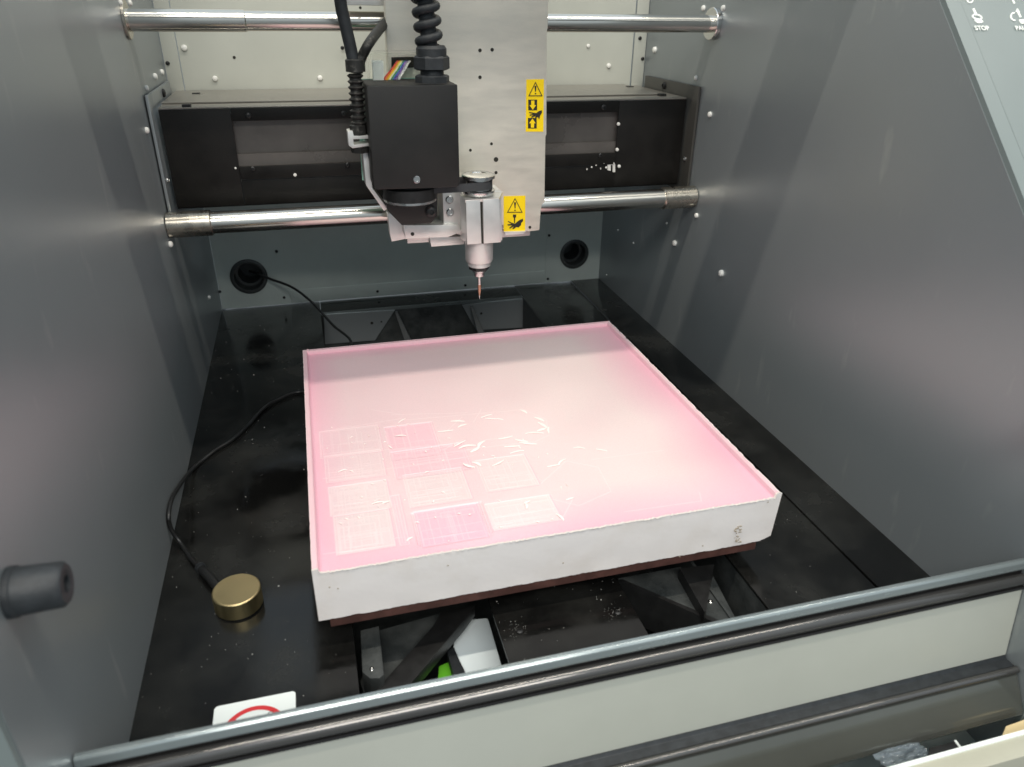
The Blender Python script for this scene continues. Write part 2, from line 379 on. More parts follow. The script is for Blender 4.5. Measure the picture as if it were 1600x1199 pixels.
for x, y, s in ((288, 75, 1), (336, 123, .9), (500, 122, .9), (919, 72, .7), (951, 103, .9)):
    hw('screw_cap', CAP, un(x, y, 'y', -.1087), '-y', up, s)
for x, y in ((366, 90),): hw('panel_hole', HOLE, un(x, y, 'y', -.1087), '-y', up, .8)
for x, y in ((262, 99), (535, 75), (1004, 92), (262, 147), (1000, 60)):
    hw('panel_screw', SCR, un(x, y, 'y', -.1135), '-y', up, .85)

# ---- beam cover (black box beam across the bay)
GY, GT, GB = -.263, .3245, .2205
x0, x1 = -.302, .302
xo0, xo1 = -.2312, .2130
zo1, zo0 = .3095, .2620
box('beam_top', (x0, GY + .0002, GT - .002), (x1, -.1105, GT), 'beamtop', mach, .0012)
box('beam_top', (x0, GY + .028, GT + .0003), (x1 - .02, -.112, GT + .0018), 'beamtop', mach, .0005)
bf = [box('beam_front', (x0, GY, GB), (xo0, GY + .002, GT - .0022), 'beam', mach, .0006),
      box('beam_front', (xo1, GY, GB), (x1, GY + .002, GT - .0022), 'beam', mach, .0006),
      box('beam_front', (xo0 + .0003, GY - .0008, zo1), (xo1 - .0003, GY + .002, GT - .0022), 'beam', mach, .0006),
      box('beam_front', (xo0 + .0003, GY - .0006, GB), (xo1 - .0003, GY + .002, zo0 - .0145), 'beam', mach, .0006)]
box('beam_ledge', (xo0 + .0003, GY - .0022, zo0 - .0140), (xo1 - .0003, GY + .002, zo0), 'beam', mach, .0006)
box('inner_slide', (xo0 - .01, GY + .010, zo0 + .004), (xo1 + .01, GY + .0115, zo1 + .006), 'inner', mach, 0)
box('inner_slide', (xo0 - .01, GY + .004, zo0 - .010), (xo1 + .01, GY + .0055, zo0 + .0125), 'inner', mach, 0)
box('beam_bottom', (x0, GY + .0025, GB - .002), (x1, -.14, GB - .0002), 'beam', mach, 0)
for x, y in ((388, 181), (537, 178), (943, 168)): hw('beam_screw', SCR, un(x, y, 'y', GY - .0009), '-y', bf[2], 1.15)
for x, y in ((395, 264), (543, 258), (938, 243)): hw('beam_screw', SCR, un(x, y, 'y', GY - .0023), '-y', bf[3], 1.0)
for x, y, s in ((461, 273, .7), (368, 263, .35), (966, 194, .6), (964, 234, .6), (967, 260, .6)): hw('screw_cap', CAP, un(x, y, 'y', GY - .0002), '-y', bf[3], s)
bm = bmesh.new()
for x, y in ((917, 264), (925, 262), (932, 259), (938, 263), (943, 257), (947, 263), (958, 256)):
    p = un(x, y, 'y', GY - .0008); q = p + V((random.uniform(-.002, .003), -.001, random.uniform(-.0015, .002)))
    a_tube(bm, [p, (p + q) / 2 + V((0, -.0008, .001)), q], random.uniform(.0006, .0012), 6)
a_prism(bm, [un(x, y, 'y', GY - .001) for x, y in ((949, 254), (961, 253), (961, 269), (957, 269), (957, 258), (954, 258), (954, 267), (949, 266))], V((0, -.0006, 0)))
link('scuff_mark', bm_mesh(bm, 'scuff'), M['crumb'], bf[1])
for x, y in ((307, 149), (292, 167), (984, 138), (1034, 150)):
    p = un(x, y, 'z', GT); bm = bmesh.new(); a_box(bm, (p.x - .0042, p.y - .0042, GT + .0001), (p.x + .0042, p.y + .0042, GT + .0026)); link('slot_clip', bm_mesh(bm, 'clip'), M['black'], mach)
for s in (-1, 1):
    xa2 = s * .3085; xb2 = s * .3055
    br = prism('end_bracket', [V((xa2, y, z)) for y, z in ((-.283, GB - .010), (-.283, .3385), (-.128, .3385), (-.128, GB - .010))], V((xb2 - xa2, 0, 0)), 'wall' if s < 0 else 'bracket', mach, .0005)
    hw('bracket_screw', SCR, V((s * .3054, -.19, .3315)), '+x' if s < 0 else '-x', br, 1.6)
    hw('bracket_screw', SCRS, V((s * .3054, -.270, .252)), '+x' if s < 0 else '-x', br, .9)

# ---- guide rods
LR = (-.295, .2101); UR = (-.2935, .4069)
lr = lathe('guide_rod', [(.0117, -.3095), (.0117, .3095)], (0, *LR), 'chrome', mach, 'x', 48)
ur = lathe('guide_rod', [(.0093, -.3095), (.0093, .3095)], (0, *UR), 'chrome', mach, 'x', 48)
xs = un(332, 349, 'y', LR[0]).x; xs2 = un(1034, 311, 'y', LR[0]).x; xs3 = un(385, 33, 'y', UR[0]).x
lathe('rod_sleeve', [(.0128, -.3097), (.0136, -.309), (.0136, xs - .001), (.0126, xs)], (0, *LR), 'sleeve', lr, 'x', 48)
lathe('rod_sleeve', [(.0126, xs2), (.0136, xs2 + .001), (.0136, .309), (.0128, .3097)], (0, *LR), 'sleeve', lr, 'x', 48)
lathe('rod_sleeve', [(.0096, -.3097), (.0102, -.309), (.0102, xs3 - .001), (.0095, xs3)], (0, *UR), 'chrome', ur, 'x', 48)
lathe('rod_flange', [(.012, .3040), (.0165, .3044), (.0172, .3052), (.0172, .3097)], (0, *UR), 'steel', ur, 'x', 48)
lathe('rod_flange', [(.0172, -.3097), (.0172, -.3075), (.0165, -.307), (.0122, -.3068)], (0, *UR), 'sleeve', ur, 'x', 48)

# ---- front rail, seals, panels
xe = .3093
profx('rail_cap', [(-.8368, .0678), (-.8368, .0744), (-.8374, .0751), (-.8398, .0751), (-.8414, .0738), (-.8420, .0690), (-.8416, .0678)], -xe, xe, 'railcap', mach, .0005)
profx('seal_channel', [(-.8360, .0674), (-.8396, .0674), (-.8400, .050), (-.8360, .048)], -xe, xe, 'seal', mach)
bm = bmesh.new(); a_lathe(bm, [(.0042, -xe), (.0046, -xe + .001), (.0046, xe - .001), (.0042, xe)], (0, -.8418, .0592), 'x', 28)
link('seal_bead', bm_mesh(bm, 'bead'), M['bead'], mach, smooth=40)
profx('seal_lip', [(-.8405, .0552), (-.8462, .0553), (-.8466, .0532), (-.8405, .0520)], -xe, xe, 'seal', mach, .0005)
profx('front_panel', [(-.8420, .0528), (-.8448, .0526), (-.8526, -.0060), (-.8480, -.0060)], -xe, xe, 'front', mach)
profx('step_strip', [(-.8490, -.0065), (-.8530, -.0064), (-.8545, -.0085), (-.8612, -.0082), (-.8622, -.0150), (-.8490, -.0150)], -xe, xe, 'rubber', mach, .0004)
bm = bmesh.new(); a_lathe(bm, [(.0026, -xe), (.0026, xe)], (0, -.8638, -.0094), 'x', 20)
link('step_bead', bm_mesh(bm, 'bead'), M['bead'], mach, smooth=40)
gp = [(-.8625, -.0125), (-.8660, -.0128), (-.8790, -.0345), (-.8802, -.0385), (-.8788, -.0425), (-.8740, -.0445), (-.8655, -.0440)]
profx('lower_front_panel', gp, -xe, xe, 'gloss', mach, .0005)
# top cross bars of the hood (out of view above; they throw the bands of shade)
box('hood_bar', (-H + .0005, -.556, .520), (H - .0005, -.497, .545), 'wall', mach, .002)
box('hood_bar', (-H + .0005, -.490, .520), (H - .0005, -.470, .545), 'wall', mach, .002)

# ---- no-reach sticker on the left floor plate
def roundrect(x0, x1, y0, y1, r, z, n=6):
    out = []
    for cx, cy, a0 in ((x1 - r, y1 - r, 0), (x0 + r, y1 - r, 90), (x0 + r, y0 + r, 180), (x1 - r, y0 + r, 270)):
        for k in range(n + 1):
            a = math.radians(a0 + 90 * k / n); out.append(V((cx + r * math.cos(a), cy + r * math.sin(a), z)))
    return out
sx0, sx1 = un(335, 1110, 'z', 0).x, un(462, 1085, 'z', 0).x; sy1 = -.7590
st = prism('prohibition_sticker', roundrect(sx0, sx1, sy1 - .066, sy1, .0028, .0003), V((0, 0, .0004)), 'labelw', fl)
scx = (sx0 + sx1) / 2 - .0005; scy = sy1 - .0275
def flat_ring(cx, cy, r0, r1, z, n=48):
    bm = bmesh.new(); a = [bm.verts.new((cx + r0 * math.cos(2 * math.pi * k / n), cy + r0 * math.sin(2 * math.pi * k / n), z)) for k in range(n)]
    b = [bm.verts.new((cx + r1 * math.cos(2 * math.pi * k / n), cy + r1 * math.sin(2 * math.pi * k / n), z)) for k in range(n)]
    for k in range(n): bm.faces.new((a[k], a[(k + 1) % n], b[(k + 1) % n], b[k]))
    return bm
link('red_ring', bm_mesh(flat_ring(scx, scy, .0178, .0212, .0009), 'ring'), M['red'], fl)
prism('red_slash', [V((scx + a * .7071 - b * .7071, scy + a * .7071 * -1 - b * .7071, .00085)) for a, b in ((-.0185, .0013), (.0185, .0013), (.0185, -.0013), (-.0185, -.0013))], V((0, 0, .0001)), 'red', fl)
tube('hand_outline', [V((scx + .0075, scy + .0095, .0008)), V((scx + .0095, scy + .0135, .0008)), V((scx + .0125, scy + .0145, .0008)), V((scx + .0105, scy + .0105, .0008))], .00025, 'ink', fl, 6)

# ================================================================== table under the block
ZT_, ZB_, ZM_ = .0766, .0300, .0188
BX0, BX1, BY0, BY1 = -.1862, .1822, -.7280, -.3550
tab = thing('work_table', 'black ribbed metal table carrier under the brown board', 'machine table', (0, -.54, -.06))
box('table_slab', (-.155, BY0 + .03, .0045), (.150, BY1 - .01, ZM_ - .0003), 'cast', tab)
pzpoly('slide_bar', [(563, 985), (592, 978), (600, 1054), (593, 1060), (578, 1060), (566, 1050)], -.012, .02, 'cast', tab, .0008)
hw('table_screw', SCRS, un(581, 1046, 'z', -.0119), '+z', tab, .5)
pzpoly('web_plate', [(590, 986), (690, 958), (700, 965), (640, 1030), (598, 1085), (570, 1088), (563, 1066)], -.034, .006, 'cast', tab)
pzpoly('diagonal_strut', [(690, 955), (742, 946), (725, 969), (641, 1069), (628, 1088), (578, 1092), (588, 1078), (676, 979)], -.022, .012, 'black', tab, .0006)
pzpoly('web_plate', [(966, 904), (1064, 886), (1072, 900), (1101, 950), (1114, 900), (1150, 968), (1132, 985), (1112, 968)], -.020, .006, 'cast', tab)
pzpoly('diagonal_fin', [(1062, 888), (1116, 882), (1104, 952), (1101, 957)], -.008, .012, 'black', tab)
hw('table_screw', SCRS, un(1110, 941, 'z', -.0199), '+z', tab, .7)
pzpoly('strut_rib', [(966, 906), (972, 905), (1130, 972), (1124, 976)], -.018, .040, 'black', tab)
box('slide_bar', (.1345, -.834, -.045), (.1375, BY1, -.018), 'cast', tab, .0004)

# things lying below, seen through the opening
pz = [(718, 975), (727, 967), (763, 964), (788, 1050), (790, 1075), (735, 1080), (708, 1010), (708, 992)]
tr = pzpoly('plastic_tray', pz, -.045, .080, 'tray', None, .003)
tag(tr, 'pale bluish plastic container lying in the bay under the table, beside the green piece', 'container')
gr = pzpoly('green_clip', [(685, 1040), (702, 1033), (708, 1062), (710, 1078), (682, 1082)], -.050, .075, 'green', None, .002)
tag(gr, 'bright green plastic piece lying in the bay below the table', 'plastic piece')
gb = pzpoly('grey_strip', [(698, 1018), (708, 1010), (732, 1060), (738, 1078), (716, 1080)], -.042, .083, 'rubber', None, .001)
tag(gb, 'dark grey strip between the green piece and the pale container', 'strip')

# ================================================================== board + block
bd = box('base_board', (BX0 + .0075, BY0 + .004, ZM_), (BX1 - .0115, BY1 - .004, ZB_ - .0002), 'mdf', None, .0006)
tag(bd, 'thin dark red brown board lying directly under the white block', 'board')

blk = thing('tooling_block', 'square white block with pink recessed top covered in fine engraved outlines', 'block', ((BX0 + BX1) / 2, (BY0 + BY1) / 2, ZB_))
NX, NY = 615, 622
xsv = np.linspace(BX0, BX1, NX); ysv = np.linspace(BY0, BY1, NY)
X, Y = np.meshgrid(xsv, ysv)
RIMW, RD = .0042, .0042
fr = np.clip((X - BX0 - RIMW) / .0011, 0, 1) * np.clip((BX1 - .0045 - X) / .0011, 0, 1) * np.clip((BY1 - RIMW - Y) / .0011, 0, 1)
hgt = ZT_ - RD * fr
mill = np.zeros_like(X); deep = np.zeros_like(X); line = np.zeros_like(X)
ztop = ZT_ - RD
# second small step beside the left rim
hgt += .0012 * np.clip(1 - np.abs(X - (BX0 + RIMW + .0012)) / .0016, 0, 1)
def bp(px, py): p = un(px, py, 'z', ztop); return p.x, p.y
def seg(ax, ay, bx, by, wd, d, white=1.0):
    L2 = (bx - ax) ** 2 + (by - ay) ** 2 + 1e-12
    i0, i1 = np.searchsorted(xsv, [min(ax, bx) - .004, max(ax, bx) + .004]); j0, j1 = np.searchsorted(ysv, [min(ay, by) - .004, max(ay, by) + .004])
    xs_, ys_ = X[j0:j1, i0:i1], Y[j0:j1, i0:i1]
    if xs_.size == 0: return
    t = np.clip(((xs_ - ax) * (bx - ax) + (ys_ - ay) * (by - ay)) / L2, 0, 1)
    dd = np.hypot(xs_ - ax - t * (bx - ax), ys_ - ay - t * (by - ay))
    k = np.clip(1.5 - dd / wd, 0, 1)
    hgt[j0:j1, i0:i1] += d * k
    line[j0:j1, i0:i1] = np.maximum(line[j0:j1, i0:i1], k * white)
grv = np.zeros_like(X)
def groove(ax, ay, bx, by):
    k = np.clip(1.4 - np.abs(X - ax) / .0004, 0, 1) * (Y > ay) * (Y < by) if ax == bx else np.clip(1.4 - np.abs(Y - ay) / .0004, 0, 1) * (X > ax) * (X < bx)
    hgt[:] -= .0003 * k; grv[:] = np.maximum(grv, k)
def rect(u0, v0, u1, v1, wd=.0004, d=.0001, white=.7):
    for a, b, c, e in ((u0, v0, u1, v0), (u1, v0, u1, v1), (u1, v1, u0, v1), (u0, v1, u0, v0)): seg(a, b, c, e, wd, d, white)
def pocket(tl, br, dz, ml, dp=0.0, inner=6):
    u0, v1 = bp(*tl); u1, v0 = bp(*br)
    k = np.clip((X - u0) / .001 + .5, 0, 1) * np.clip((u1 - X) / .001 + .5, 0, 1) * np.clip((Y - v0) / .001 + .5, 0, 1) * np.clip((v1 - Y) / .001 + .5, 0, 1)
    hgt[:] -= dz * .6 * k; mill[:] = np.maximum(mill, ml * k); deep[:] = np.maximum(deep, dp * k)
    rect(u0, v0, u1, v1)
    rect(u0 + .0022, v0 + .0022, u1 - .0022, v1 - .0018, .0003, .0001, .45)
    for t in (.33, .62): seg(u0 + (u1 - u0) * t, v0 + .002, u0 + (u1 - u0) * t, v1 - .002, .0003, .0001, .5)
    seg(u0 + .002, v0 + (v1 - v0) * .45, u1 - .002, v0 + (v1 - v0) * .45, .0003, .0001, .55)
    groove(u0, v0 - .0008, u1, v0 - .0008); groove(u1 + .0008, v0, u1 + .0008, v1)
    for _ in range(inner * 2):
        a, b = sorted((random.uniform(u0, u1), random.uniform(u0, u1))); c, e = sorted((random.uniform(v0, v1), random.uniform(v0, v1)))
        t = random.random()
        if t < .35: seg(u0 + .003, c, u1 - random.uniform(.002, .02), c, .00036, .0001, random.uniform(.3, .8))
        elif t < .7: seg(a, v0 + .002, a, v1 - random.uniform(.002, .01), .00036, .0001, random.uniform(.25, .7))
        else: rect(a, c, b, e, .00036, .0001, random.uniform(.3, .7))
pocket((499, 675), (598, 704), .0003, .15, 0, 4)
pocket((507, 713), (603, 742), .0004, .25, 0, 6)
pocket((513, 762), (612, 793), .0006, .65, 0, 8)
pocket((521, 806), (618, 853), .0006, .75, 0, 8)
pocket((600, 668), (690, 708), .0008, 0, .6, 5)
pocket((609, 706), (738, 732), .0008, 0, .45, 7)
pocket((629, 742), (738, 779), .0006, .6, 0, 8)
pocket((646, 800), (766, 838), .0016, 0, .9, 7)
pocket((742, 720), (843, 757), .0006, .6, 0, 6)
pocket((757, 788), (878, 812), .0006, .8, 0, 6)
pocket((610, 775), (640, 850), .0004, 0, .3, 3)
u0, v0 = bp(646, 800); u1, v1 = bp(655, 850)
seg(*bp(644, 803), *bp(655, 851), .0010, -.0012, 0); seg(*bp(751, 785), *bp(768, 831), .0010, -.0012, 0)
deep = deep
for a, b in (((499, 675), (626, 654)), ((626, 657), (818, 640)), ((818, 640), (853, 655)), ((853, 655), (858, 680)), ((858, 680), (828, 694)), ((828, 694), (800, 683)), ((800, 683), (760, 687)), ((760, 687), (745, 700)), ((745, 700), (720, 706)),
             ((505, 713), (690, 694)), ((505, 748), (740, 712)), ((630, 715), (830, 690)), ((740, 660), (752, 640)), ((700, 672), (722, 652)), ((693, 702), (725, 686)), ((505, 866), (618, 850)),
             ((925, 718), (1037, 704)), ((976, 800), (1096, 783)), ((1096, 783), (1093, 770)), ((845, 756), (885, 720)), ((885, 720), (935, 730)), ((935, 730), (955, 768)), ((955, 768), (905, 790)), ((905, 790), (862, 780)), ((878, 812), (895, 780)), ((580, 640), (625, 647)), ((612, 648), (730, 645))):
    seg(*bp(*a), *bp(*b), .0004, .0001, .7)
fx = np.clip((X - BX0 - .006) / .035, 0, 1) * np.clip((BX1 - .006 - X) / .06, 0, 1) * np.clip((Y - BY0) / .055, 0, 1) * np.clip((BY1 - .004 - Y) / .025, 0, 1)
nz = np.array([[mnoise.noise((x * 16, y * 16, .3)) for x in xsv[::8]] for y in ysv[::8]])
nz = np.kron(nz, np.ones((8, 8)))[:NY, :NX]
for ax in (0, 1):
    ker = np.ones(21) / 21; nz = np.apply_along_axis(lambda v: np.convolve(np.pad(v, 10, mode='edge'), ker, 'valid'), ax, nz)
paleness = np.clip(fx ** .8 + .16 * nz, 0, 1)  # blend from pinker edges to paler middle, broken up by noise
# left half less pale
paleness *= .72 + .28 * np.clip((X + .10) / .16, 0, 1)
# ragged front edge
jag = np.array([mnoise.noise((x * 520, 1.3, 0)) * .0007 + mnoise.noise((x * 45, 4.3, 0)) * .0004 for x in xsv])
jag[0] = jag[-1] = 0
frow = np.clip(1 - (Y - BY0) / (.0030 + 1.6 * jag[None, :]), 0, 1)
hgt -= RD * 0 * frow
hgt += frow * (.0009 + .8 * jag[None, :] ) 
crust = np.clip(frow * 3, 0, 1)
rj = np.array([mnoise.noise((y * 150, 7.3, 0)) * .0008 for y in ysv])
Xd = X.copy(); Xd[:, -1] += np.minimum(rj, 0) * 1.2; Xd[:, 0] -= np.minimum(rj[::-1], 0) * .5
Yd = Y.copy(); Yd[0, :] += jag * .7
hgt[:, -5:] += (rj[:, None] * .7)
# rim tops are chalky white
rim = np.maximum(crust, (1 - fr) * .3)
rim = np.maximum(rim, np.clip(1 - (X - BX0) / .0022, 0, 1) * .6); rim = np.maximum(rim, np.clip(1 - (BX1 - X) / .0026, 0, 1) * .95); rim = np.maximum(rim, np.clip(1 - (BY1 - Y) / .0015, 0, 1) * .6)
sat = np.array((.78, .425, .505)); pale = np.array((.745, .60, .585)); pk = np.array((.82, .40, .50)); milled = np.array((.69, .635, .61)); chalk = np.array((.81, .75, .69)); lw = np.array((.88, .75, .73))
col = sat + (pale - sat) * paleness[..., None]
col = col + (milled - col) * (mill * .7)[..., None]
col = col + (pk - col) * (deep * .6)[..., None]
col = col + (pk * .93 - col) * (grv * .45)[..., None]
col = col * (1 + .05 * nz[..., None] + .018 * rng.standard_normal(X.shape)[..., None])
col = col + (lw - col) * (line * .48)[..., None]
col = col + (chalk - col) * rim[..., None]
me = bpy.data.meshes.new('engraved_top')
verts = np.stack([Xd, Yd, hgt], -1).reshape(-1, 3)
idx = np.arange(NX * NY).reshape(NY, NX)
quads = np.stack([idx[:-1, :-1], idx[:-1, 1:], idx[1:, 1:], idx[1:, :-1]], -1).reshape(-1, 4)
me.from_pydata(verts.tolist(), [], quads.tolist()); me.update()
ca = me.color_attributes.new('tint', 'FLOAT_COLOR', 'POINT')
ca.data.foreach_set('color', np.concatenate([col.reshape(-1, 3), np.ones((NX * NY, 1))], 1).ravel().astype(np.float32))
mt = mat('pink_tooling_board', (.8, .5, .5), .5, 0, .4, bump=.12, bscale=1500)
an = mt.node_tree.nodes.new('ShaderNodeAttribute'); an.attribute_name = 'tint'
bs = mt.node_tree.nodes['Principled BSDF']; mt.node_tree.links.new(an.outputs['Color'], bs.inputs['Base Color'])
bs.inputs['Subsurface Weight'].default_value = .15; bs.inputs['Subsurface Radius'].default_value = (.006, .003, .003); bs.inputs['Subsurface Scale'].default_value = 1
link('engraved_top', me, mt, blk, smooth=60)
# chalky sides
M['chalk'] = mat('chalky_white_side', (.83, .79, .775), .6, 0, .35, nscale=18, col2=(.74, .68, .63), contrast=(.5, .85), bump=.12, bscale=250)
bm = bmesh.new()
def ref(a): return (BY0 + .0002, ZT_ - .0030)
def wall_strip(top, bot, rows=8, f=None):
    grid = []
    for r in range(rows + 1):
        t = (r / rows) ** 1.5; grid.append([bm.verts.new((V(a) if r == 0 else V((a[0], ref(a)[0], ref(a)[1])) if f else V(a)).lerp(V(b), t) + (f(i, t) if f else V((0, 0, 0)))) for i, (a, b) in enumerate(zip(top, bot))])
    for r in range(rows):
        for i in range(len(top) - 1): bm.faces.new((grid[r][i], grid[r][i + 1], grid[r + 1][i + 1], grid[r + 1][i]))
def jb(x, s=1.0): return mnoise.noise((x * 90, 9.1, 0)) * .0009 * s + mnoise.noise((x * 320, 2.1, 0)) * .0005 * s
def botz(x): return ZB_ + max(0, jb(x) + .0002) + (max(0, (x - BX1 + .028)) / .028) ** 2 * .0040
def frontf(i, t):
    x = xsv[i]; a = math.sin(math.pi * t)
    return V((0, mnoise.noise((x * 40, t * 3, 0)) * .00018 * a - (.00035 * max(0, min(1, (t - .86) * 16)) * max(0, min(1, .5 + 2.5 * mnoise.noise((x * 45, 3, 3))))), 0))
wall_strip([(Xd[0, i], Yd[0, i], hgt[0, i]) for i in range(NX)], [(xsv[i] - (max(0, (xsv[i] - BX1 + .028)) / .028) ** 2 * .0022, BY0 + .0004, botz(xsv[i])) for i in range(NX)], 12, frontf)
wall_strip([(Xd[j, -1], Yd[j, -1], hgt[j, -1]) for j in range(NY)], [(BX1 - .0022 * max(0, 1 - j / 20), ysv[j], ZB_ + .0040 * max(0, 1 - j / 20)) for j in range(NY)], 4)
wall_strip([(Xd[j, 0], Yd[j, 0], hgt[j, 0]) for j in range(NY)], [(BX0 + .0005, ysv[j], ZB_) for j in range(NY)], 3)
wall_strip([(Xd[-1, i], Yd[-1, i], hgt[-1, i]) for i in range(NX)], [(xsv[i], BY1, ZB_) for i in range(NX)], 1)
bm.faces.new([bm.verts.new(p) for p in ((BX0, BY0 + .001, ZB_), (BX1 - .01, BY0 + .001, ZB_), (BX1 - .005, BY1, ZB_), (BX0, BY1, ZB_))])
link('block_side', bm_mesh(bm, 'side'), M['chalk'], blk, smooth=40)
# crumbly mark on the front face near the right corner
bm = bmesh.new()
for k in range(34):
    px = random.gauss(1152, 3.2); py = random.uniform(821, 848); p = un(px, py, 'y', BY0 - .0002)
    q = p + V((random.uniform(-.0016, .0016), -.0002, random.uniform(-.0006, .0006)))
    a_tube(bm, [p, (p + q) / 2 + V((0, -.0003, .0003)), q], random.uniform(.00025, .0005), 5)
link('crumbly_mark', bm_mesh(bm, 'mark'), M['stain'], blk)
NICK = mk([(.0007, 0), (.0004, .0003)], 7); NICK.materials.append(M['stain'])
for px, py in ((1200, 785), (515, 918), (528, 920), (700, 884), (1062, 870), (1098, 853), (880, 880)):
    hw('side_nick', NICK, un(px, py, 'y', BY0 - .0001), '-y', blk)
# shavings
bm = bmesh.new()
def shaving(px, py, L, ang, wd):
    p = un(px, py, 'z', ztop + .0004); d = V((math.cos(ang), math.sin(ang), 0)); s = V((-d.y, d.x, 0)); prev = None
    curl = random.uniform(-.5, .5); n = 6
    for k in range(n + 1):
        t = k / n; q = p + d * L * (t - .5) + s * curl * L * (t * t - t) + V((0, 0, .0004 * math.sin(math.pi * t) - .0003))
        ww = wd * (.35 + math.sin(math.pi * min(max(t, .08), .92)))
        cur = (bm.verts.new(q - s * ww), bm.verts.new(q + V((0, 0, .0004))), bm.verts.new(q + s * ww))
        if prev:
            bm.faces.new((prev[0], cur[0], cur[1], prev[1])); bm.faces.new((prev[1], cur[1], cur[2], prev[2]))
        prev = cur
for px, py, L, a, wd in ((715, 658, .013, 2.9, .0012), (722, 665, .010, .4, .001), (696, 673, .014, 3.1, .0008), (730, 698, .016, .1, .0012), (742, 702, .012, .6, .0013), (752, 694, .013, .9, .0012), (718, 693, .015, .6, .0007),
                         (790, 683, .014, .1, .0009), (815, 688, .012, 2.6, .0011), (825, 692, .016, 2.7, .0012), (843, 655, .012, 2.2, .0013), (848, 664, .013, 2.0, .0013), (846, 671, .010, .3, .0014), (835, 677, .017, 2.95, .0008), (858, 672, .012, 1.3, .0009),
                         (800, 697, .014, 3.0, .0009), (808, 706, .013, .1, .0008), (733, 727, .012, 2.4, .0012), (745, 725, .010, 2.2, .0012), (778, 723, .014, .5, .0008), (865, 727, .012, .1, .0007), (878, 722, .012, .7, .0007), (905, 700, .010, 2.8, .0007),
                         (626, 681, .010, 3.0, .0008), (628, 657, .010, .7, .0006), (818, 643, .010, 2.1, .0011), (760, 650, .012, .3, .0006), (610, 698, .008, 2.0, .0006), (590, 786, .010, .1, .0007), (603, 785, .007, .3, .0008), (535, 736, .008, .3, .0005), (766, 654, .010, 2.8, .0006),
                         (822, 790, .008, 1.4, .0008), (824, 784, .006, .3, .0007), (875, 808, .010, 1.9, .0008), (890, 779, .007, .2, .0006), (640, 842, .006, .6, .0007), (780, 655, .008, 2.7, .0006), (940, 703, .010, 2.6, .0006)):
    shaving(px, py, L, a, wd)
for k in range(60):
    shaving(random.uniform(510, 900), random.uniform(665, 850) if k % 3 else random.uniform(650, 720), random.uniform(.001, .004), random.uniform(0, 3.1), random.uniform(.0003, .0006))
sw = link('shavings', bm_mesh(bm, 'shavings'), M['swarf'], None, smooth=60); sw['kind'] = 'stuff'
tag(sw, 'pale curled shavings lying on the pink top of the block', 'shavings')

# ================================================================== brass height sensor and its cable
sp = un(370, 948, 'z', 0)
sen = thing('height_sensor', 'round brass height sensor puck with black lead on the glossy floor', 'sensor', (sp.x, sp.y, 0))
SR, SH = .0182, .0165
sb = un(369, 921, 'z', SH); sx, sy = sb.x, sb.y
lathe('sensor_foot', [(SR - .001, .0003), (SR - .001, .002)], (sx, sy, 0), 'black', sen)
lathe('brass_body', [(SR, .0019), (SR, SH - .0006), (SR - .0004, SH - .0001)], (sx, sy, 0), 'brassd', sen, n=56)
lathe('brass_face', [(SR - .0004, SH - .0001), (SR - .0010, SH + .0003), (.001, SH + .0003)], (sx, sy, 0), 'brass', sen, n=56)
j = un(312, 886, 'z', .006); e = V((sx - .0135, sy + .0105, .0085))
tube('strain_relief', spline([e, (e + j) / 2 + V((0, 0, .001)), j], 6), .0037, 'black', sen, 16)
for t in (.9, .97): 
    q = e.lerp(j, t); dd = (j - e).normalized() * .0006
    tube('relief_ring', [q - dd, q + dd], .0045, 'rubber', sen, 18)
pts = [j, un(300, 875, 'z', .004), un(283, 850, 'z', .003), un(268, 828, 'x', -.3072), un(263.5, 808, 'x', -.3074), un(267, 785, 'x', -.3070), un(276, 766, 'x', -.3066), un(300, 734, 'z', .003), un(335, 705, 'z', .0025),
       un(362, 688, 'z', .0025), un(385, 668, 'z', .0025), un(410, 640, 'z', .0025), un(432, 626, 'z', .0025), un(472, 613, 'z', .0025), V((-.1705, -.36, .003)), V((-.150, -.300, .003)), V((-.138, -.235, .006)), un(548, 533, 'y', -.175), un(520, 508, 'y', -.11), un(490, 475, 'y', -.07),
       un(458, 450, 'y', -.04), un(425, 437, 'y', -.018), un(402, 428, 'y', -.004), un(390, 424, 'y', .015)]
cab = tube('lead_cable', spline(pts, 10), .0019, 'black', sen, 10)

# ================================================================== spindle carriage
PY = -.335
head = thing('spindle_head', 'aluminium spindle head with black motor cover hanging on the two guide rods', 'spindle head', (.015, -.33, .19))
bm = bmesh.new()
pts = [un(x, y, 'y', PY) for x, y in ((606, 2), (607, 120), (609, 354), (700, 354), (790, 352), (826, 362), (843, 360), (845, 330), (847, 320), (851, 316), (852.5, 214), (854, 210), (854.5, 50), (856, 44), (857, 0))]
pts[0].z = .60; pts[-1].z = .60; pts[0].x -= .0; 
plate = prism('face_plate', pts, V((0, .016, 0)), 'alu', head, .0008)
box('rod_carriage', (-.058, PY + .0165, .18), (.088, -.275, .235), 'alu2', head)
box('rod_carriage', (-.058, PY + .0165, .39), (.088, -.275, .60), 'alu2', head)
box('carriage_lug', (-.105, -.312, .4215), (-.0585, -.285, .440), 'alu2', head)
hw('lug_hole', HOLE, un(563, 12.5, 'y', -.3122), '-y', head, .6)
for x, y, s in ((750, 79, .8), (769, 78, .8), (750, 121, .8), (768, 225, .7), (735, 235, .7), (775, 249.5, 1.15), (775, 270, .8), (828, 355.5, .75)):
    hw('plate_hole', HOLE, un(x, y, 'y', PY - .0002), '-y', plate, s)
